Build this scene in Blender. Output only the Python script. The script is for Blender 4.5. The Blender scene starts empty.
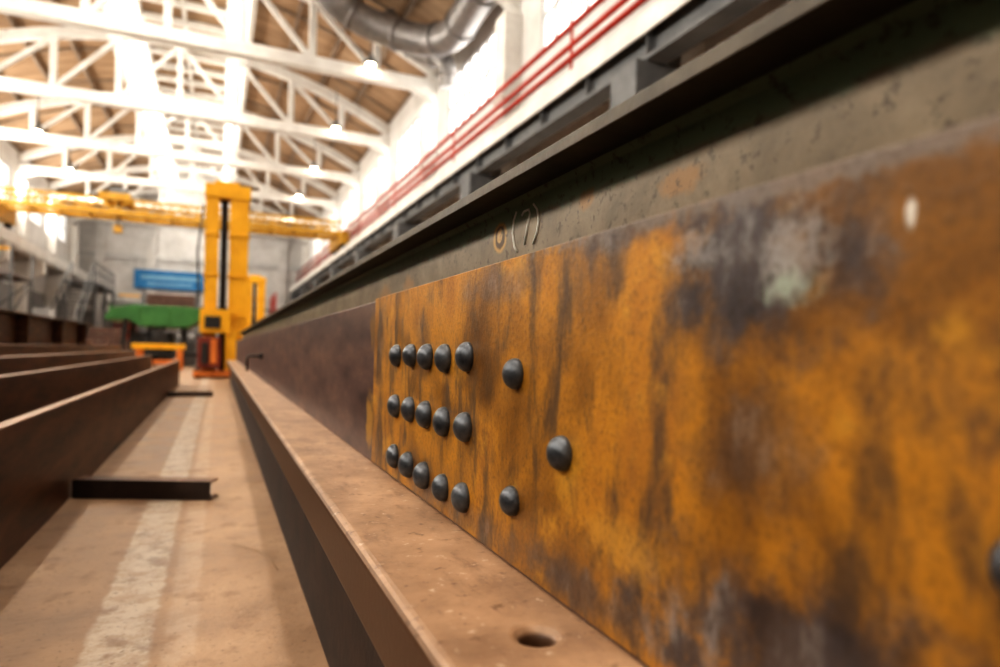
import bpy, bmesh, math, random
from mathutils import Vector, Matrix
random.seed(7)
ZO=0.55   # camera height above the floor; all z below are given relative to eye level
sc=bpy.context.scene

# ------------------------------------------------------------ materials
def new_mat(name):
    m=bpy.data.materials.new(name); m.use_nodes=True
    nt=m.node_tree; b=nt.nodes['Principled BSDF']; return m,nt,b
def setc(sock,c): sock.default_value=(c[0],c[1],c[2],1)
def noise(nt,vec,scale,detail=6,rough=.6,dist=0.0):
    n=nt.nodes.new('ShaderNodeTexNoise'); n.inputs['Scale'].default_value=scale
    n.inputs['Detail'].default_value=detail; n.inputs['Roughness'].default_value=rough
    n.inputs['Distortion'].default_value=dist
    nt.links.new(vec,n.inputs['Vector']); return n
def ramp(nt,sock,stops):
    r=nt.nodes.new('ShaderNodeValToRGB'); e=r.color_ramp.elements
    while len(e)<len(stops): e.new(.5)
    for i,(p,c) in enumerate(stops):
        e[i].position=p; e[i].color=(c[0],c[1],c[2],1)
    nt.links.new(sock,r.inputs[0]); return r.outputs[0]
def mixc(nt,fac,a,b,mode='MIX'):
    m=nt.nodes.new('ShaderNodeMix'); m.data_type='RGBA'; m.blend_type=mode
    if isinstance(fac,(int,float)): m.inputs[0].default_value=fac
    else: nt.links.new(fac,m.inputs[0])
    for s,i in ((a,6),(b,7)):
        if isinstance(s,tuple): setc(m.inputs[i],s)
        else: nt.links.new(s,m.inputs[i])
    return m.outputs[2]
def math_(nt,op,a,b=None,clamp=False):
    m=nt.nodes.new('ShaderNodeMath'); m.operation=op; m.use_clamp=clamp
    for i,s in enumerate((a,b)):
        if s is None: continue
        if isinstance(s,(int,float)): m.inputs[i].default_value=s
        else: nt.links.new(s,m.inputs[i])
    return m.outputs[0]
def maprange(nt,v,a,b,c=0.,d=1.,smooth=True):
    m=nt.nodes.new('ShaderNodeMapRange'); 
    if smooth: m.interpolation_type='SMOOTHSTEP'
    nt.links.new(v,m.inputs[0])
    for i,x in enumerate((a,b,c,d)): m.inputs[i+1].default_value=x
    return m.outputs[0]
def objvec(nt):
    return nt.nodes.new('ShaderNodeTexCoord').outputs['Object']
def scaled(nt,vec,s):
    m=nt.nodes.new('ShaderNodeMapping'); m.inputs['Scale'].default_value=s
    nt.links.new(vec,m.inputs['Vector']); return m.outputs[0]
def blob(nt,vec,cy,cz,ry,rz,wob=.6,nscale=30,edge=.45):
    """soft noisy stain or painted highlight centred at (y,z)"""
    s=nt.nodes.new('ShaderNodeSeparateXYZ'); nt.links.new(vec,s.inputs[0])
    y=math_(nt,'DIVIDE',math_(nt,'SUBTRACT',s.outputs[1],cy),ry)
    z=math_(nt,'DIVIDE',math_(nt,'SUBTRACT',s.outputs[2],cz+ZO),rz)
    l=math_(nt,'SQRT',math_(nt,'ADD',math_(nt,'MULTIPLY',y,y),math_(nt,'MULTIPLY',z,z)))
    n=noise(nt,vec,nscale,5,.65)
    l=math_(nt,'ADD',l,math_(nt,'MULTIPLY',math_(nt,'SUBTRACT',n.outputs[0],.5),wob*2))
    return maprange(nt,l,1.0+edge/2,1.0-edge,0,1)
def bump(nt,b,h,strength,dist=.002):
    n=nt.nodes.new('ShaderNodeBump'); n.inputs['Strength'].default_value=strength
    n.inputs['Distance'].default_value=dist
    nt.links.new(h,n.inputs['Height']); nt.links.new(n.outputs[0],b.inputs['Normal'])
def simple(name,c1,c2,scale=3,rough=.7,metal=0,bs=.15,bd=.01,stretch=(1,1,1)):
    m,nt,b=new_mat(name); v=scaled(nt,objvec(nt),stretch)
    n=noise(nt,v,scale,7,.65)
    nt.links.new(ramp(nt,n.outputs[0],[(.3,c1),(.7,c2)]),b.inputs['Base Color'])
    b.inputs['Roughness'].default_value=rough; b.inputs['Metallic'].default_value=metal
    n2=noise(nt,v,scale*6,5,.6); bump(nt,b,n2.outputs[0],bs,bd); return m
def emis(name,c,s):
    m,nt,b=new_mat(name); setc(b.inputs['Base Color'],c)
    setc(b.inputs['Emission Color'],c); b.inputs['Emission Strength'].default_value=s; return m

def rust_plate():
    m,nt,b=new_mat('rusty_plate_steel'); v=objvec(nt)
    streak=noise(nt,scaled(nt,v,(1,1,.35)),26,8,.65,.3)
    big=noise(nt,v,7,6,.6,.4)
    col=ramp(nt,big.outputs[0],[(.28,(.12,.060,.022)),(.42,(.29,.135,.022)),(.55,(.50,.235,.024)),(.72,(.36,.155,.024))])
    col=mixc(nt,maprange(nt,streak.outputs[0],.46,.68),col,(.13,.075,.035))
    col=mixc(nt,maprange(nt,noise(nt,v,14,6,.6).outputs[0],.56,.72),col,(.56,.30,.04))
    # dark mill scale with silvery grey in it
    mill=ramp(nt,noise(nt,scaled(nt,v,(1,1,.5)),34,8,.7).outputs[0],[(.36,(.045,.034,.034)),(.54,(.09,.075,.074)),(.70,(.27,.25,.24))])
    for a,w in [((.275,.052,.080,.044),1.),((.38,.088,.09,.014),.8),((.22,-.155,.15,.050),.95),((.42,-.18,.12,.020),.7),((.27,-.050,.050,.032),.55),((.62,.07,.10,.020),.5),((.70,-.185,.2,.02),.5),((1.12,-.02,.03,.11),.5),((.88,.03,.04,.03),.3)]:
        col=mixc(nt,math_(nt,'MULTIPLY',blob(nt,v,*a,wob=1.4,nscale=24,edge=.7),w),col,mill)
    col=mixc(nt,math_(nt,'MULTIPLY',blob(nt,v,.15,.092,.34,.009,wob=1.2,nscale=60),.85),col,(.20,.165,.14))
    col=mixc(nt,math_(nt,'MULTIPLY',blob(nt,v,.241,.038,.016,.010,wob=1.6,nscale=90,edge=.8),.8),col,(.40,.45,.37))  # pale white-green highlight painted into the plate colour
    col=mixc(nt,math_(nt,'MULTIPLY',blob(nt,v,.236,.056,.020,.018,wob=1.6,nscale=110,edge=.8),.55),col,(.38,.35,.32))
    col=mixc(nt,math_(nt,'MULTIPLY',blob(nt,v,.31,.065,.022,.012,wob=1.6,nscale=110,edge=.8),.45),col,(.36,.34,.32))
    col=mixc(nt,blob(nt,v,.178,.062,.0025,.007,wob=.5,nscale=90),col,(.66,.62,.55))
    col=mixc(nt,math_(nt,'MULTIPLY',blob(nt,v,.38,-.13,.05,.02,wob=1.3,nscale=50,edge=.8),.7),col,(.54,.29,.05))
    fine=noise(nt,v,220,4,.7)
    col=mixc(nt,maprange(nt,fine.outputs[0],.45,.75,0,.5),col,(.07,.04,.02))
    nt.links.new(col,b.inputs['Base Color'])
    nt.links.new(maprange(nt,big.outputs[0],.3,.7,.36,.56),b.inputs['Roughness'])
    b.inputs['Metallic'].default_value=.15
    bump(nt,b,fine.outputs[0],.45,.0009); return m
def web_mat():
    m,nt,b=new_mat('purple_brown_mill_scale'); v=objvec(nt)
    n=noise(nt,scaled(nt,v,(1,.6,2.2)),9,8,.65)
    col=ramp(nt,n.outputs[0],[(.3,(.060,.038,.036)),(.5,(.120,.072,.062)),(.7,(.21,.125,.09))])
    col=mixc(nt,blob(nt,v,1.20,-.13,.03,.05,wob=1.1,nscale=30),col,(.38,.21,.04))
    col=mixc(nt,blob(nt,v,1.19,.04,.02,.04,wob=1.1,nscale=30),col,(.22,.12,.04))
    col=mixc(nt,maprange(nt,noise(nt,v,200,3,.6).outputs[0],.5,.8,0,.5),col,(.05,.03,.025))
    nt.links.new(col,b.inputs['Base Color']); b.inputs['Roughness'].default_value=.42
    b.inputs['Metallic'].default_value=.15
    bump(nt,b,n.outputs[0],.2,.002); return m
def flange_mat():
    m,nt,b=new_mat('dusty_flange_steel'); v=objvec(nt)
    n=noise(nt,v,11,8,.65)
    col=ramp(nt,n.outputs[0],[(.3,(.20,.120,.070)),(.5,(.31,.195,.118)),(.7,(.41,.265,.165))])
    col=mixc(nt,maprange(nt,noise(nt,scaled(nt,v,(1,.4,1)),30,7,.7).outputs[0],.50,.68,0,.7),col,(.17,.10,.06))
    col=mixc(nt,maprange(nt,noise(nt,v,60,5,.6).outputs[0],.58,.70,0,.8),col,(.13,.07,.038))
    col=mixc(nt,maprange(nt,noise(nt,v,90,4,.6).outputs[0],.62,.74,0,.6),col,(.58,.48,.38))
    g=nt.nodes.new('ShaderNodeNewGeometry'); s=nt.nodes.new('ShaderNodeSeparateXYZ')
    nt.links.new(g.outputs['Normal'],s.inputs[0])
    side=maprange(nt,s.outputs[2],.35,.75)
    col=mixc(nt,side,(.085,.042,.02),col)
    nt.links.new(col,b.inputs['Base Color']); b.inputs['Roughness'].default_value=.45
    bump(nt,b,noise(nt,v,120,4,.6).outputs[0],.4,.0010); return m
def rear_mat():
    m,nt,b=new_mat('olive_brown_girder_steel'); v=objvec(nt)
    n=noise(nt,v,9,8,.65,.3)
    col=ramp(nt,n.outputs[0],[(.28,(.115,.085,.052)),(.5,(.21,.160,.100)),(.72,(.31,.245,.16))])
    s=nt.nodes.new('ShaderNodeSeparateXYZ'); nt.links.new(v,s.inputs[0])
    z=math_(nt,'ADD',s.outputs[2],math_(nt,'MULTIPLY',math_(nt,'SUBTRACT',noise(nt,v,40).outputs[0],.5),.02))
    g=maprange(nt,z,ZO+.160,ZO+.172)
    col=mixc(nt,math_(nt,'MULTIPLY',g,.9),col,(.19,.29,.19))
    for a in [(1.45,.12,.06,.03),(.58,.160,.018,.012),(1.25,.13,.04,.02),(.43,.145,.03,.012)]:
        col=mixc(nt,math_(nt,'MULTIPLY',blob(nt,v,*a,wob=.9,nscale=40),.6),col,(.36,.18,.05))
    col=mixc(nt,blob(nt,v,.80,.155,.024,.021,wob=.2,nscale=60,edge=.2),col,(.50,.30,.09))
    col=mixc(nt,blob(nt,v,.80,.155,.017,.016,wob=.25,nscale=60,edge=.2),col,(.10,.055,.02))
    col=mixc(nt,blob(nt,v,.801,.157,.009,.010,wob=.4,nscale=60,edge=.2),col,(.5,.3,.1))
    col=mixc(nt,maprange(nt,noise(nt,v,70,5,.7).outputs[0],.54,.66,0,.75),col,(.085,.058,.035))
    nt.links.new(col,b.inputs['Base Color']); b.inputs['Roughness'].default_value=.42
    b.inputs['Metallic'].default_value=.1
    bump(nt,b,noise(nt,v,90,5,.6).outputs[0],.3,.001); return m
def floor_mat():
    m,nt,b=new_mat('dusty_workshop_concrete'); v=objvec(nt)
    n=noise(nt,v,3.0,9,.65)
    col=ramp(nt,n.outputs[0],[(.3,(.21,.125,.07)),(.5,(.335,.215,.13)),(.7,(.44,.30,.19))])
    s=nt.nodes.new('ShaderNodeSeparateXYZ'); nt.links.new(v,s.inputs[0])
    x=math_(nt,'ADD',s.outputs[0],math_(nt,'MULTIPLY',math_(nt,'SUBTRACT',noise(nt,v,25).outputs[0],.5),.03))
    a=math_(nt,'ABSOLUTE',math_(nt,'SUBTRACT',x,-.153))
    st=maprange(nt,a,.060,.046)
    wear=maprange(nt,noise(nt,v,16,8,.75).outputs[0],.38,.60,.3,1)
    col=mixc(nt,math_(nt,'MULTIPLY',math_(nt,'MULTIPLY',st,wear),.8),col,(.58,.51,.42))
    dst=maprange(nt,math_(nt,'ABSOLUTE',math_(nt,'SUBTRACT',x,-.05)),.035,.02,0,.4)
    col=mixc(nt,math_(nt,'MULTIPLY',dst,wear),col,(.50,.39,.29))
    col=mixc(nt,maprange(nt,noise(nt,v,75,5,.6).outputs[0],.58,.70,0,.65),col,(.11,.06,.035))
    col=mixc(nt,maprange(nt,noise(nt,v,10,7,.65).outputs[0],.52,.68,0,.65),col,(.19,.105,.058))
    nt.links.new(col,b.inputs['Base Color'])
    nt.links.new(maprange(nt,n.outputs[0],.3,.7,.38,.58),b.inputs['Roughness'])
    bump(nt,b,noise(nt,v,60,6,.65).outputs[0],.45,.003); return m

M_plate=rust_plate(); M_web=web_mat(); M_fl=flange_mat(); M_rear=rear_mat(); M_floor=floor_mat()
M_darkfl=simple('dark_flange_steel',(.050,.040,.028),(.12,.095,.062),8,.5,.1)
M_pack=simple('shade_dark_steel',(.018,.011,.008),(.05,.028,.018),8,.8,0)  # near-black base colour holds the shadow beneath the girders
M_rivet=simple('rivet_grey_steel',(.045,.05,.058),(.14,.15,.165),60,.36,.55,.4,.001)
M_beam=simple('brown_rolled_steel',(.038,.019,.012),(.18,.080,.035),7,.45,.15,.25,.004,(1,.35,2.2))
M_beamtop=simple('pale_steel_edge',(.18,.11,.065),(.32,.20,.13),9,.5,.1)  # paler tone for the beam tops
M_white=simple('white_painted_concrete',(.62,.60,.57),(.80,.79,.76),2,.8)
M_wall=simple('whitewashed_brick',(.55,.54,.52),(.74,.73,.72),1.2,.85,0,.2,.02)
M_wlow=simple('grey_wall_paint',(.20,.195,.19),(.33,.32,.31),1.0,.8)
M_roof=simple('tan_roof_boards',(.26,.165,.095),(.48,.34,.22),.9,.8,0,.3,.02,(.6,3,1))
M_purl=simple('brown_purlin_paint',(.18,.125,.085),(.32,.25,.19),2,.7)
M_grey=simple('grey_runway_steel',(.10,.105,.11),(.20,.205,.21),2,.6)
M_lgrey=simple('light_grey_paint',(.45,.45,.45),(.62,.62,.61),2,.7)
M_red=simple('red_pipe_paint',(.34,.018,.008),(.52,.035,.012),3,.5)
M_brown=simple('dull_brown_stock',(.08,.045,.035),(.20,.12,.09),3,.6)
M_yel=simple('yellow_machine_paint',(.72,.36,.012),(.88,.48,.025),3,.42)
M_dyel=simple('weathered_crane_yellow',(.40,.21,.02),(.62,.36,.04),3,.5)
M_black=simple('black_rubber_steel',(.015,.015,.017),(.05,.045,.04),10,.5)
M_darkred=simple('dark_red_primer',(.16,.03,.018),(.30,.06,.03),4,.6)
M_green=simple('green_machine_paint',(.04,.15,.045),(.08,.25,.07),3,.5)
M_blue=simple('blue_banner_cloth',(.02,.15,.36),(.04,.23,.48),2,.7)
M_bannertxt=simple('banner_lettering',(.16,.34,.5),(.25,.45,.6),2,.7)
M_duct=simple('galvanised_duct',(.17,.16,.16),(.30,.285,.275),3,.4,.4)
M_chalk=simple('chalk',(.80,.78,.70),(.92,.90,.84),80,.9)
M_wire=simple('tarnished_wire',(.28,.19,.12),(.40,.28,.18),40,.5,.3)
M_orange=simple('orange_crate_paint',(.55,.16,.03),(.70,.24,.05),4,.6)
M_glass=emis('daylit_glazing',(1,.98,.95),1.2)
M_bulb=emis('lamp_bulb_glow',(1,.85,.62),30)

# ------------------------------------------------------------ mesh builder
class B:
    def __init__(s): s.bm=bmesh.new(); s.mats=[]
    def mi(s,m):
        if m not in s.mats: s.mats.append(m)
        return s.mats.index(m)
    def box(s,x0,x1,y0,y1,z0,z1,m,rot=None):
        i=s.mi(m); vs=[Vector((x,y,z+ZO)) for x in (x0,x1) for y in (y0,y1) for z in (z0,z1)]
        if rot:
            c=Vector(((x0+x1)/2,(y0+y1)/2,(z0+z1)/2+ZO)); vs=[c+rot@(v-c) for v in vs]
        v=[s.bm.verts.new(p) for p in vs]
        for f in ((0,1,3,2),(4,6,7,5),(0,4,5,1),(2,3,7,6),(0,2,6,4),(1,5,7,3)):
            s.bm.faces.new([v[k] for k in f]).material_index=i
    def bar(s,a,b,w,h,m):
        a=Vector(a);b=Vector(b);a.z+=ZO;b.z+=ZO; d=(b-a); n=d.normalized()
        up=Vector((0,0,1)) if abs(n.z)<.95 else Vector((0,1,0))
        r=n.cross(up).normalized(); u=r.cross(n).normalized(); i=s.mi(m)
        q=[]
        for p in (a,b):
            for sx,sz in ((-1,-1),(1,-1),(1,1),(-1,1)):
                q.append(s.bm.verts.new(p+r*sx*w/2+u*sz*h/2))
        for f in ((0,1,2,3),(7,6,5,4),(0,4,5,1),(1,5,6,2),(2,6,7,3),(3,7,4,0)):
            s.bm.faces.new([q[k] for k in f]).material_index=i
    def tube(s,pts,r,m,n=12,caps=True):
        i=s.mi(m); P=[Vector((p[0],p[1],p[2]+ZO)) for p in pts]; rings=[]
        ref=None
        for k,p in enumerate(P):
            t=((P[min(k+1,len(P)-1)]-P[max(k-1,0)])).normalized()
            if ref is None: ref=t.orthogonal().normalized()
            ref=(ref-t*ref.dot(t)).normalized(); c=t.cross(ref)
            rr=r[k] if isinstance(r,(list,tuple)) else r
            rings.append([s.bm.verts.new(p+(ref*math.cos(a)+c*math.sin(a))*rr) for a in [2*math.pi*j/n for j in range(n)]])
        for k in range(len(rings)-1):
            for j in range(n):
                f=s.bm.faces.new([rings[k][j],rings[k][(j+1)%n],rings[k+1][(j+1)%n],rings[k+1][j]]); f.material_index=i; f.smooth=True
        if caps:
            s.bm.faces.new(rings[0][::-1]).material_index=i; s.bm.faces.new(rings[-1]).material_index=i
    def prof(s,pts,y0,y1,m):
        """extrude an (x,z) profile along y"""
        i=s.mi(m)
        a=[s.bm.verts.new((x,y0,z+ZO)) for x,z in pts]; b=[s.bm.verts.new((x,y1,z+ZO)) for x,z in pts]
        n=len(pts)
        s.bm.faces.new(a).material_index=i; s.bm.faces.new(b[::-1]).material_index=i
        for k in range(n):
            s.bm.faces.new([a[k],b[k],b[(k+1)%n],a[(k+1)%n]]).material_index=i
    def lathe(s,c,axis,prf,m,n=24):
        i=s.mi(m); c=Vector((c[0],c[1],c[2]+ZO)); ax=Vector(axis).normalized(); o=ax.orthogonal().normalized(); q=ax.cross(o)
        rings=[]
        for r,h in prf:
            if r<1e-6: rings.append([s.bm.verts.new(c+ax*h)])
            else: rings.append([s.bm.verts.new(c+ax*h+(o*math.cos(a)+q*math.sin(a))*r) for a in [2*math.pi*j/n for j in range(n)]])
        for k in range(len(rings)-1):
            A,Bb=rings[k],rings[k+1]
            for j in range(n):
                j2=(j+1)%n
                if len(A)==1: vs=[A[0],Bb[j],Bb[j2]]
                elif len(Bb)==1: vs=[A[j],A[j2],Bb[0]]
                else: vs=[A[j],A[j2],Bb[j2],Bb[j]]
                f=s.bm.faces.new(vs); f.material_index=i; f.smooth=True
    def done(s,name,parent=None,bevel=0,seg=2):
        bmesh.ops.recalc_face_normals(s.bm,faces=s.bm.faces)
        me=bpy.data.meshes.new(name); s.bm.to_mesh(me); s.bm.free()
        for m in s.mats: me.materials.append(m)
        o=bpy.data.objects.new(name,me); sc.collection.objects.link(o)
        if parent: o.parent=parent
        if bevel:
            md=o.modifiers.new('bev','BEVEL'); md.width=bevel; md.segments=seg; md.limit_method='ANGLE'; md.angle_limit=.6
        return o

# ------------------------------------------------------------ near riveted girder
YE=10.5
b=B()
# channel-like section: web + thick bottom flange towards the aisle
b.prof([(.262,-.215),(.272,-.215),(.272,.0885),(.262,.0885)],-.9,YE,M_web)
g1=b.done('riveted_steel_girder',bevel=.0015)
b=B()
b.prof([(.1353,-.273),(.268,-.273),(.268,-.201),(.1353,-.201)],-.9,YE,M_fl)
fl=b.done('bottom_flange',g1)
# bolt hole through the flange
b=B(); b.lathe((.215,.414,-.24),(0,0,1),[(0,-.06),(.0115,-.06),(.0115,.06),(0,.06)],M_fl,32)
cut=b.done('cut'); 
md=fl.modifiers.new('hole','BOOLEAN'); md.object=cut; md.operation='DIFFERENCE'; md.solver='EXACT'
bv=fl.modifiers.new('bev','BEVEL'); bv.width=.010; bv.segments=4; bv.limit_method='ANGLE'; bv.angle_limit=1.2
dg=bpy.context.evaluated_depsgraph_get()
me=bpy.data.meshes.new_from_object(fl.evaluated_get(dg)); fl.modifiers.clear(); fl.data=me
bpy.data.objects.remove(cut)
b=B(); b.prof([(.260,-.1995),(.2618,-.1995),(.2618,.0925),(.260,.0925)],-.9,1.165,M_plate)
b.done('splice_plate',g1,bevel=.0006)
b=B()
def rivet(y,z,k=1.0):
    R=.0180*k*random.uniform(.93,1.07); H=.0155*k*random.uniform(.90,1.1)
    prf=[(0,H)]+[(R*math.sin(t*math.pi/2/8),H*math.cos(t*math.pi/2/8)*.9+.1*H) for t in range(1,9)]+[(R*.97,-.001)]
    b.lathe((.260,y+random.uniform(-.002,.002),z+random.uniform(-.002,.002)),(-1,random.uniform(-.08,.08),random.uniform(-.08,.08)),prf,M_rivet,28)
for z in (-.006,-.0845,-.165):
    for y in (.995,.914,.836,.760,.688): rivet(y,z)
for y,z in ((.555,-.0203),(.461,-.0782),(.557,-.138)): rivet(y,z,.82)
rivet(.129,-.0714,.75)
b.done('rivet_heads',g1)
b=B(); b.tube([(.262,4.3,-.055),(.19,4.3,-.055),(.175,4.3,-.06),(.172,4.3,-.08),(.172,4.3,-.15)],.008,M_black,10)
b.lathe((.262,4.3,-.055),(-1,0,0),[(0,.02),(.018,.02),(.018,0),(0,0)],M_black,6)
b.done('clamp_rod',g1)

# ------------------------------------------------------------ girder behind
b=B()
b.prof([(.277,-.273),(.423,-.273),(.423,-.258),(.356,-.256),(.356,.188),(.362,.195),(.402,.195),(.402,.2078),(.298,.2078),(.298,.195),(.338,.195),(.344,.188),(.344,-.256),(.277,-.258)],-1.1,YE+.1,M_rear)
g2=b.done('rear_steel_girder',bevel=.001)
g2.data.materials.append(M_darkfl)
for p in g2.data.polygons:
    if p.center.z>ZO+.1935: p.material_index=1
# chalk mark drawn on the rear web
b=B()
X=.3436
def chalk(pts,r=.0015):
    b.tube([(X,y,z+.004) for y,z in pts],r,M_chalk,6)
chalk([(.748,.176),(.756,.166),(.758,.150),(.752,.132),(.744,.124)])
chalk([(.732,.168),(.726,.172),(.712,.172),(.709,.166),(.716,.150),(.722,.130)])
chalk([(.700,.176),(.690,.168),(.685,.155),(.688,.141),(.698,.128)])
b.done('chalk_marks',g2)
# added dark packing under both girders, its dark colour standing in for their shadow
b=B(); b.prof([(.19,-.55),(.44,-.55),(.44,-.535),(.34,-.53),(.34,-.29),(.44,-.288),(.44,-.273),(.19,-.273)],-1.0,YE,M_pack); b.done('shade_band_packing',bevel=.003)

# ------------------------------------------------------------ beams on the left
def channel(x,ztop,y0,y1,w=.12,t=.012,zb=-.55,name='rolled_steel_beam'):
    b=B()
    b.prof([(x-w,zb),(x,zb),(x,ztop),(x-w,ztop),(x-w,ztop-t),(x-t,ztop-t),(x-t,zb+t),(x-w,zb+t)],y0,y1,M_beam)
    b.box(x-w,x+.001,y0,y1,ztop-.001,ztop+.0035,M_beamtop)
    return b.done(name,bevel=.003)
channel(-.4635,-.211,-.8,9.9,.035)
channel(-.80,-.152,-.8,9.9,.04)
channel(-1.2,-.107,-.8,12.0,.07)
channel(-1.7,-.04,-.8,14.5,.09)
# tall built-up beam further left (I section)
b=B(); b.prof([(-2.5,-.55),(-2.2,-.55),(-2.2,-.53),(-2.34,-.53),(-2.34,.33),(-2.2,.33),(-2.2,.349),(-2.5,.349),(-2.5,.33),(-2.36,.33),(-2.36,-.53),(-2.5,-.53)],-.8,14.6,M_beam)
for y in range(0,15,2): b.box(-2.34,-2.21,y,y+.012,-.53,.33,M_beam)
b.done('tall_plate_girder',bevel=.003)
# short channel lying across the aisle
def sleeper(x0,y0,x1,y1,h=.066):
    b=B(); a=Vector((x0,y0,0)); c=Vector((x1,y1,0)); d=(c-a).normalized(); nrm=Vector((-d.y,d.x,0))
    for off,w,z0,z1 in ((0,.008,-.55,-.55+h),(.035,.070,-.55+h-.007,-.55+h),(.035,.07,-.55,-.543)):
        p=a+nrm*off;q=c+nrm*off; b.bar((p.x,p.y,(z0+z1)/2),(q.x,q.y,(z0+z1)/2),w,z1-z0,M_pack if w<.01 else M_beam)
    b.done('steel_channel_offcut',bevel=.001)
sleeper(-.455,2.70,-.01,2.53); sleeper(-.46,7.7,-.03,7.75,.05)
b=B(); b.tube([(.05,1.95,-.547),(.08,1.90,-.546),(.115,1.84,-.545),(.14,1.76,-.546),(.15,1.68,-.547)],.0009,M_wire,6); b.done('wire_scrap')

# ------------------------------------------------------------ hall
XL,XR,YB,YF=-8.8,6.0,52.,-9.
XC=-1.4
b=B(); b.box(XL,XR,YF,YB,-.75,-.55,M_floor); b.done('floor')
trY=[19.3+6*k for k in range(-4,6)]
def roofz(x): return 10.5-1.9*((x-XC)/7.4)**2
# side walls with high window bands between the columns
def sidewall(name,x,s):
    b=B(); x0,x1=(x,x+.3) if s>0 else (x-.3,x)
    b.box(x0,x1,YF,YB,-.55,2.6,M_wlow); b.box(x0,x1,YF,YB,2.6,6.1,M_wall); b.box(x0,x1,YF,YB,7.9,9.0,M_wall)
    for y in trY: b.box(x0,x1,y-1.2,y+1.2,6.1,7.9,M_wall)
    b.box(x0,x1,YF,trY[0]-1.2,6.1,7.9,M_wall); b.box(x0,x1,trY[-1]+1.2,YB,6.1,7.9,M_wall)
    b.done(name)
sidewall('wall_right',XR,1); sidewall('wall_left',XL,-1)
n=0
for x,s in ((XR,1),(XL,-1)):
    for k in range(len(trY)-1):
        n+=1; y0,y1=trY[k]+1.2,trY[k+1]-1.2; b=B()
        xx=x+s*.12
        b.box(xx-.01,xx+.01,y0,y1,6.1,7.9,M_glass)
        for j in range(7):
            yy=y0+(y1-y0)*j/6; b.box(x+s*.04-.03,x+s*.04+.03,yy-.03,yy+.03,6.1,7.9,M_lgrey)
        for z in (6.13,7.0,7.87): b.box(x+s*.04-.03,x+s*.04+.03,y0,y1,z-.03,z+.03,M_lgrey)
        b.done('window_%d'%n)
b=B()
b.box(XL-.3,XR+.3,YB,YB+.3,-.55,2.2,M_wlow); b.box(XL-.3,XR+.3,YB,YB+.3,2.2,12.6,M_wall)
for x in (-7.5,-4.4,1.3,4.4): b.box(x-.3,x+.3,YB-.25,YB,-.55,8.2,M_wall)
b.box(XL,XR,YB-.2,YB,5.9,6.2,M_lgrey); b.box(XL,XR,YB-.15,YB,2.7,2.85,M_grey)
b.done('wall_back')
b=B(); b.box(XL-.3,XR+.3,YF-.3,YF,-.55,12.6,M_wall); b.done('wall_front')
b=B(); b.box(-6.7,-5.2,YB-.1,YB-.01,-.55,2.2,M_darkred); b.box(-6.8,-6.7,YB-.12,YB-.01,-.55,2.3,M_grey); b.box(-5.2,-5.1,YB-.12,YB-.01,-.55,2.3,M_grey); b.box(-6.8,-5.1,YB-.12,YB-.01,2.2,2.35,M_grey); b.done('door_1')
b=B(); b.box(-2.7,.6,YB-.12,YB-.01,-.55,2.6,M_lgrey)
for k in range(5): b.box(-2.7+.8*k,-2.62+.8*k,YB-.145,YB-.12,-.55,2.6,M_grey)
b.done('door_2')

# arched ceiling with purlins
b=B(); i=b.mi(M_roof)
for xa,xb in ((XL,-3.6),(.8,XR)):
    N=8
    for k in range(N):
        x0=xa+(xb-xa)*k/N; x1=xa+(xb-xa)*(k+1)/N
        b.prof([(x0,roofz(x0)+.45),(x1,roofz(x1)+.45),(x1,roofz(x1)+.6),(x0,roofz(x0)+.6)],YF,YB,M_roof)
b.done('ceiling')
b=B()
for xa,xb in ((XL,-3.6),(.8,XR)):
    for k in range(5):
        x=xa+(xb-xa)*k/4; b.box(x-.05,x+.05,YF,YB,roofz(x)+.3,roofz(x)+.45,M_purl)
y=YF+.5
while y<YB:
    for xa,xb in ((XL,-3.6),(.8,XR)):
        for k in range(4):
            x0=xa+(xb-xa)*k/4;x1=xa+(xb-xa)*(k+1)/4
            b.bar((x0,y,roofz(x0)+.42),(x1,y,roofz(x1)+.42),.10,.06,M_purl)
    y+=3
b.done('roof_purlins')
# glazed roof lantern: glazed sides and two glazed roof strips, boarded centre
b=B()
for x,s in ((-3.6,-1),(.8,1)):
    b.box(x-.08,x+.08,YF,YB,roofz(x)+.2,roofz(x)+.9,M_white)
    b.box(x-.08,x+.08,YF,YB,12.1,12.3,M_white)
    y=YF+.4
    while y<YB:
        b.box(x-.05,x+.05,y-.04,y+.04,roofz(x)+.9,12.1,M_lgrey); y+=1.5
    b.box(x+s*.07,x+s*.09,YF,YB,roofz(x)+.9,12.1,M_glass)
    b.bar((x,YF,11.3),(x,YB,11.3),.06,.06,M_lgrey)
b.box(-3.6,-2.9,YF,YB,12.6,12.7,M_glass); b.box(.1,.8,YF,YB,12.6,12.7,M_glass)
b.box(-2.9,.1,YF,YB,12.35,12.7,M_roof)
for x in (-2.9,-1.4,.1): b.box(x-.07,x+.07,YF,YB,12.1,12.35,M_white)
y=YF+.4
while y<YB: b.box(-3.6,.8,y-.07,y+.07,12.02,12.27,M_white); y+=1.5
b.done('roof_lantern_skylight')

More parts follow.
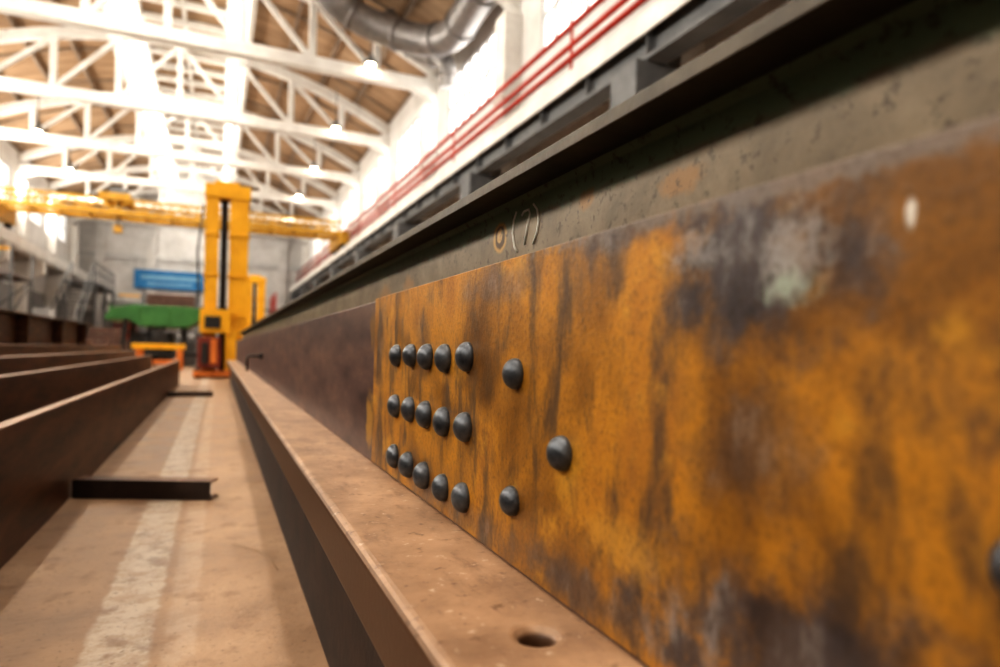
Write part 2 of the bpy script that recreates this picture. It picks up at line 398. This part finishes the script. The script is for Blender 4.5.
# trusses: straight lower chord, arched upper chord, hangers and a few braces
for yt in trY:
    b=B(); zc=8.15
    b.box(XL,XR,yt-.17,yt+.17,zc-.18,zc+.18,M_white)
    N=8; xs=[XL+(XR-XL)*k/N for k in range(N+1)]
    M=24
    for k in range(M):
        xa=XL+(XR-XL)*k/M; xb=XL+(XR-XL)*(k+1)/M
        b.bar((xa,yt,roofz(xa)+.02),(xb,yt,roofz(xb)+.02),.28,.34,M_white)
    for k in range(1,N):
        b.box(xs[k]-.10,xs[k]+.10,yt-.10,yt+.10,zc+.1,roofz(xs[k])-.05,M_white)
    for k in range(N):
        if k<N/2: a,c=(xs[k],zc+.1),(xs[k+1],roofz(xs[k+1])-.1)
        else: a,c=(xs[k+1],zc+.1),(xs[k],roofz(xs[k])-.1)
        if 0<k<N-1: b.bar((a[0],yt,a[1]),(c[0],yt,c[1]),.15,.15,M_white)
    # curved gussets at the bearings
    for sx,xe in ((1,XL),(-1,XR)):
        b.prof([(xe,zc-.6),(xe+sx*.35,zc-.35),(xe+sx*.9,zc-.17),(xe+sx*.9,zc-.1),(xe,zc-.1)],yt-.15,yt+.15,M_white)
    b.done('roof_truss',bevel=.02)
# wall columns and crane runway
for side,xw in ((1,XR),(-1,XL)):
    for yt in trY:
        b=B(); xa,xb=sorted((xw,xw-side*.42))
        b.box(xa,xb,yt-.28,yt+.28,-.55,7.5,M_white)
        p=[(xw-side*.42,2.75),(xw-side*1.15,3.2),(xw-side*1.15,3.85),(xw-side*.42,3.85)]
        b.prof(p,yt-.30,yt+.30,M_grey if side>0 else M_white)
        b.done('wall_column',bevel=.015)
    b=B(); xc=xw-side*.85
    m=M_grey if side>0 else M_white
    b.box(xc-.2,xc+.2,YF,YB,4.40,4.45,M_white); b.box(xc-.16,xc+.16,YF,YB,3.85,3.9,m); b.box(xc-.03,xc+.03,YF,YB,3.9,4.40,m)
    b.box(xc-.2,xc-.17,YF,YB,4.18,4.40,M_white) if side>0 else b.box(xc+.15,xc+.2,YF,YB,3.95,4.40,M_white)
    b.box(xc-.04,xc+.04,YF,YB,4.45,4.56,M_grey)
    y=YF+1
    while y<YB: b.box(xc-.15,xc+.15,y-.01,y+.01,3.9,4.4,m); y+=1.5
    # walkway shelf between beam and wall
    xa,xb=sorted((xc+side*.2,xw)); b.box(xa,xb,YF,YB,4.36,4.42,M_lgrey)
    b.done('crane_runway_beam')
# red pipes on the right
b=B()
for k,(x,z) in enumerate(((5.40,5.05),(5.40,5.27),(5.42,5.62))):
    b.tube([(x,YF+.2,z),(x,YB-.3,z)],.048,M_red,10)
y=YF+.7
while y<YB-1:
    b.bar((5.40,y,4.42),(5.40,y,5.66),.035,.035,M_red); y+=6
b.done('red_pipe_run')

# ventilation ducts at upper right
b=B()
def curvepts(P,n=8):
    out=[]
    P=[Vector(p) for p in P]
    for k in range(len(P)-1):
        p0=P[max(k-1,0)];p1=P[k];p2=P[k+1];p3=P[min(k+2,len(P)-1)]
        for j in range(n):
            t=j/n; out.append(.5*((2*p1)+(-p0+p2)*t+(2*p0-5*p1+4*p2-p3)*t*t+(-p0+3*p1-3*p2+p3)*t**3))
    out.append(P[-1]); return out
for P,r in (([(2.3,17.6,9.7),(2.7,17.6,9.2),(3.6,17.5,8.75),(4.8,16.8,8.3),(5.3,15.8,8.1),(5.35,14.6,8.2),(5.3,13,8.3)],.40),([(4.2,18.2,9.5),(4.6,18.0,8.8),(5.0,17.6,8.3),(5.5,16.9,7.9),(5.6,16.9,7.2)],.24)):
    pts=curvepts(P); b.tube(pts,r,M_duct,20)
    for k in range(4,len(pts)-1,8):
        t=(pts[k+1]-pts[k-1]).normalized(); b.tube([pts[k]-t*.04,pts[k]+t*.04],r+.04,M_duct,20)
b.done('ventilation_duct')

# lamps
for yt in trY:
    for x in (3.9,-6.7):
        b=B(); z=8.35
        yy=yt-.35
        b.bar((x,yy,z+.15),(x,yy,roofz(x)+.3),.03,.03,M_grey)
        b.lathe((x,yy,z),(0,0,1),[(0,.25),(.06,.25),(.08,.12),(.2,.02),(.24,-.08),(.225,-.08),(.18,.0),(0,.05)],M_grey,20)
        b.lathe((x,yy,z-.06),(0,0,1),[(0,.10),(.09,.06),(.12,0),(.09,-.07),(0,-.11)],M_bulb,16)
        b.done('high_bay_lamp')

# overhead travelling crane (lattice girders)
b=B(); yc=31.2
for dy in (-.7,.7):
    b.box(-7.95,5.15,yc+dy-.10,yc+dy+.10,5.22,5.42,M_dyel)
    b.box(-7.95,5.15,yc+dy-.06,yc+dy+.06,5.80,5.90,M_dyel)
    for k in range(13):
        x=-7.95+k*1.008
        b.bar((x,yc+dy,5.4),(x+.504,yc+dy,5.82),.06,.06,M_dyel); b.bar((x+.504,yc+dy,5.82),(x+1.008,yc+dy,5.4),.06,.06,M_dyel)
        b.bar((x,yc+dy,5.4),(x,yc+dy,5.82),.05,.05,M_dyel)
for k in range(14):
    x=-7.9+k; b.bar((x,yc-.7,5.3),(x,yc+.7,5.3),.08,.08,M_dyel)
for x in (-7.95,5.15):
    b.box(x-.18,x+.18,yc-1.6,yc+1.6,4.75,5.3,M_dyel)
    for y in (-1.2,1.2): b.lathe((x-.1,yc+y,4.76),(1,0,0),[(0,0),(.2,0),(.2,.2),(0,.2)],M_black,20)
b.box(-4.5,-3.4,yc-.8,yc+.8,5.90,6.1,M_dyel); b.box(-4.2,-3.6,yc-.4,yc+.4,6.1,6.4,M_grey)
b.tube([(-3.9,yc,5.95),(-3.9,yc,4.9)],.03,M_black,8); b.box(-4.05,-3.75,yc-.12,yc+.12,4.6,4.9,M_dyel)
b.done('overhead_travelling_crane',bevel=.01)

# yellow mast stackers
def mast(x,y):
    b=B()
    b.box(x-.33,x-.12,y-.2,y+.2,-.45,2.72,M_yel); b.box(x+.06,x+.36,y-.2,y+.2,-.45,2.72,M_yel)
    b.box(x-.35,x+.38,y-.23,y+.23,2.55,2.78,M_yel); b.box(x-.2,x+.2,y-.1,y+.1,2.78,2.86,M_yel)
    for z in (.5,1.2,1.9): b.box(x-.35,x-.10,y-.225,y+.225,z,z+.05,M_yel); b.box(x+.04,x+.38,y-.225,y+.225,z,z+.05,M_yel)
    b.tube([(x-.03,y-.02,-.45),(x-.03,y-.02,2.55)],.055,M_black,12)
    b.tube([(x-.03,y-.02,.9),(x-.03,y-.02,2.3)],.035,M_grey,12)
    # carriage
    b.box(x-.38,x+.1,y-.42,y-.2,.22,.62,M_yel); b.box(x-.30,x-.06,y-.45,y-.42,.30,.50,M_black)
    b.box(x-.40,x-.04,y-.48,y-.2,-.38,.15,M_darkred); b.box(x-.34,x-.24,y-.52,y-.48,-.30,.05,M_black); b.box(x-.2,x-.1,y-.52,y-.48,-.30,.12,M_orange)
    b.box(x+.02,x+.2,y-.36,y-.2,-.4,.3,M_yel)
    b.box(x-.46,x+.44,y-.4,y+.4,-.52,-.42,M_orange)
    for dx in (-.4,.38):
        for dy in (-.28,.28): b.lathe((x+dx-.05,y+dy,-.465),(1,0,0),[(0,0),(.085,0),(.085,.1),(0,.1)],M_black,18)
    b.tube([(x-.36,y-.25,2.4),(x-.44,y-.28,1.6),(x-.40,y-.3,.7)],.018,M_black,8)
    b.done('yellow_lifting_mast',bevel=.012)
mast(.10,12.4); mast(1.35,27.8)
# green machine on a dark frame
b=B()
y0,y1=18.4,20.4; gx=.70
b.prof([(gx+x,z) for x,z in ((-3.25,.66),(-3.1,.88),(-2.6,.98),(-1.4,.98),(-.85,.90),(-.55,.70),(-.62,.60),(-1.15,.62),(-1.4,.45),(-2.5,.45),(-2.75,.62),(-3.2,.56))],y0,y1,M_green)
for x in (-3.1,-2.5,-1.85,-1.2,-.7): b.box(gx+x-.03,gx+x+.03,y0-.03,y0+.02,.60,.93,M_green)
for x in (-2.9,-2.3,-1.5,-.95):
    for y in (y0+.15,y1-.2): b.bar((gx+x,y,-.55),(gx+x*.9-.18,y,.62),.10,.10,M_black)
b.bar((gx-2.9,y0+.12,-.25),(gx-.95,y0+.12,-.25),.06,.08,M_black); b.bar((gx-2.9,y0+.12,-.5),(gx-1.9,y0+.12,.45),.05,.05,M_black); b.bar((gx-1.9,y0+.12,-.5),(gx-.95,y0+.12,.45),.05,.05,M_black)
b.box(gx-2.7,gx-1.75,y0+.4,y1-.4,-.45,.3,M_black); b.box(gx-1.6,gx-1.2,y0+.3,y1-.6,-.55,.1,M_grey)
b.lathe((gx-2.1,y0+.1,.1),(0,1,0),[(0,0),(.28,0),(.28,.12),(.08,.12),(.08,.25),(0,.25)],M_black,24)
b.done('green_machine_table',bevel=.015)
# brown stacked stock on a rack behind it
b=B()
for k in range(5):
    b.box(-3.6+.04*(k%3),-1.2-.05*(k%2),40,42.4,1.6+.24*k,1.6+.24*k+.19,M_brown)
for x in (-3.7,-1.1):
    for y in (40.1,42.3): b.box(x-.08,x+.08,y-.08,y+.08,-.55,2.95,M_grey)
for z in (-.1,.7,1.45): b.box(-3.7,-1.1,40,42.4,z,z+.12,M_grey)
for z in (.02,.82):
    for k in range(3): b.box(-3.5+.8*k,-2.9+.8*k,40.2,42.2,z,z+.4,M_brown)
b.done('storage_rack_with_stock',bevel=.01)
# yellow trestle
b=B()
for yy in (15.6,16.6):
    b.box(-1.65,-.65,yy-.06,yy+.06,-.10,.02,M_yel)
    for x in (-1.55,-.75): b.bar((x,yy,-.55),(x,yy,-.10),.09,.09,M_orange)
    b.box(-1.6,-.7,yy-.03,yy+.03,-.42,-.34,M_orange)
for x in (-1.6,-.7): b.box(x-.05,x+.05,15.6,16.6,-.1,0,M_yel)
b.done('yellow_trestle',bevel=.008)
# banner
b=B(); b.box(-5.4,-.8,YB-.42,YB-.38,3.9,5.2,M_blue)
b.box(-5.0,-1.2,YB-.425,YB-.42,4.55,4.85,M_bannertxt); b.box(-4.6,-1.7,YB-.425,YB-.42,4.15,4.34,M_bannertxt)
for x in (-5.4,-.8): b.bar((x,YB-.40,5.2),(x,YB-.22,5.9),.03,.03,M_grey); 
b.done('blue_banner')
# steel stair and gallery, left
b=B(); gx=.95
for s in (0,1.0):
    b.bar((-8.0+s+gx,34,-.55),(-8.0+s+gx,40,3.2),.06,.22,M_grey); b.bar((-8.0+s+gx,34,.45),(-8.0+s+gx,40,4.2),.05,.05,M_grey)
    for k in range(7): b.bar((-8.0+s+gx,34+k,-.55+.625*k),(-8.0+s+gx,34+k,.45+.625*k),.05,.05,M_grey)
for k in range(18): b.box(-8.0+gx,-7.0+gx,34+k/3,34.28+k/3,-.4+.208*k,-.36+.208*k,M_grey)
b.box(-8.4+gx,-6.9+gx,40,47,3.1,3.25,M_grey)
for k in range(8):
    b.bar((-6.95+gx,40+k,3.25),(-6.95+gx,40+k,4.3),.05,.05,M_grey)
for z in (3.75,4.3): b.bar((-6.95+gx,40,z),(-6.95+gx,47,z),.05,.05,M_grey)
for y in (40.2,43.5,46.8): b.bar((-6.95+gx,y,-.55),(-6.95+gx,y,3.1),.15,.15,M_grey)
for y in (40.2,43.5): b.bar((-6.95+gx,y,-.4),(-6.95+gx,y+3.3,3.0),.06,.06,M_grey)
b.done('steel_stair_gallery')
# scaffold towers on the left
def scaffold(x0,x1,y0,y1,levels):
    b=B()
    zt=-.55+1.3*levels
    for x in (x0,x1):
        for y in (y0,y1): b.tube([(x,y,-.55),(x,y,zt+.9)],.035,M_grey,8)
    for k in range(1,levels+1):
        z=-.55+1.3*k
        for y in (y0,y1): b.tube([(x0,y,z),(x1,y,z)],.03,M_grey,8); b.tube([(x0,y,z-1.3),(x1,y,z)],.025,M_grey,8)
        for x in (x0,x1): b.tube([(x,y0,z),(x,y1,z)],.03,M_grey,8); b.tube([(x,y0,z-1.3),(x,y1,z)],.025,M_grey,8)
        b.box(x0,x1,y0,y1,z,z+.05,M_brown)
    b.box(x0,x1,y0-.01,y0+.01,zt+.75,zt+.85,M_yel)
    b.done('scaffold_tower')
scaffold(-7.3,-5.9,24.5,27,2); scaffold(-5.4,-4.2,44,46,2)
# red access stair at right far end
b=B()
for k in range(6): b.bar((3.4,44+k,2.4),(3.4,44+k,3.5),.05,.05,M_red)
for z in (3.0,3.5): b.bar((3.4,44,z),(3.4,49,z),.05,.05,M_red)
b.box(3.3,4.7,44,49,2.3,2.42,M_darkred)
for y in (44.1,48.9): b.bar((3.4,y,-.55),(3.4,y,2.3),.12,.12,M_grey)
b.bar((3.4,40,-.55),(3.4,44,2.4),.06,.2,M_red); b.bar((4.1,40,-.55),(4.1,44,2.4),.06,.2,M_red)
for k in range(12): b.box(3.4,4.1,40.1+k/3,40.35+k/3,-.4+.245*k,-.37+.245*k,M_red)
b.done('red_stair_gallery')
# stacked steel in the mid distance
b=B()
for k in range(4):
    b.box(-5.2+k*.45,-4.9+k*.45,14,22,-.55,-.2+.12*(k%2),M_beam)
    b.box(-5.2+k*.45,-4.9+k*.45,16,23.5,-.2+.12*(k%2),-.05+.12*(k%2),M_beam)
b.done('steel_stock_stack',bevel=.01)
b=B()
for k in range(2):
    b.box(-6.9+.2*k,-5.7,28+2.2*k,29.8+2.2*k,-.55,.5+.3*k,M_grey); b.box(-6.7,-6.0,28.2+2.2*k,29+2.2*k,.5+.3*k,1.0+.3*k,M_lgrey)
b.done('machine_housing',bevel=.02)
b=B()
for x,y,w,h,m in ((-4.6,27,1.0,.7,M_brown),(-3.5,29,1.2,.6,M_brown),(-4.9,31.5,1.1,1.1,M_brown),(-3.2,33,1.0,.9,M_orange),(-2.0,36,1.2,.8,M_grey)):
    for k in range(4): b.box(x,x+w,y,y+1,-.43+h*k/4,-.43+h*k/4+h/4-.03,m)
    for dx in (0,w/2-.05,w-.1): b.box(x+dx,x+dx+.1,y,y+1,-.55,-.43,M_brown)
    for dx in (.02,w-.08): b.box(x+dx,x+dx+.06,y-.03,y,-.43,-.43+h,m)
b.done('stacked_crates')

# ------------------------------------------------------------ lights
def area(name,loc,rot,sx,sy,power,col=(1,.97,.92)):
    l=bpy.data.lights.new(name,'AREA'); l.shape='RECTANGLE'; l.size=sx; l.size_y=sy; l.energy=power; l.color=col
    o=bpy.data.objects.new(name,l); o.location=(loc[0],loc[1],loc[2]+ZO); o.rotation_euler=rot; sc.collection.objects.link(o)
LY=YB-YF; YM=(YB+YF)/2
area('lantern_daylight_west',(-3.25,YM,12.55),(0,0,0),.65,LY-.4,LY*.65*3.14*19,(1,.945,.86))
area('lantern_daylight_east',(.45,YM,12.55),(0,0,0),.65,LY-.4,LY*.65*3.14*16,(1,.945,.86))
area('left_window_daylight',(XL+.02,YM-2,7.0),(0,math.radians(-90),0),1.8,LY-8,LY*1.8*3.14*12.5,(1,.94,.85))
area('right_window_daylight',(XR-.02,YM+9,7.0),(0,math.radians(90),0),1.8,LY-28,(LY-20)*1.8*3.14*1.8)
w=bpy.data.worlds.new('sky'); sc.world=w; w.use_nodes=True
w.node_tree.nodes['Background'].inputs[0].default_value=(.9,.95,1,1); w.node_tree.nodes['Background'].inputs[1].default_value=1.0

# ------------------------------------------------------------ camera
cam=bpy.data.cameras.new('camera'); co=bpy.data.objects.new('camera',cam); sc.collection.objects.link(co); sc.camera=co
cam.sensor_width=36; cam.lens=650/1000*36; cam.clip_start=.01; cam.clip_end=300
yaw=math.atan(283/650); roll=math.radians(1.5)
R=Matrix.Rotation(-yaw,4,'Z')@Matrix.Rotation(math.radians(90),4,'X')@Matrix.Rotation(roll,4,'Z')
co.matrix_world=Matrix.Translation((0,0,ZO))@R
cam.shift_x=0; cam.shift_y=(353.4-333.5)/1000
cam.dof.use_dof=True; cam.dof.focus_distance=.76; cam.dof.aperture_fstop=3.5
sc.view_settings.view_transform='Standard'; sc.view_settings.exposure=0
for lk in ('High Contrast','Medium High Contrast'):
    try: sc.view_settings.look=lk; break
    except Exception as e: print(e)
print('LOOK',sc.view_settings.look)
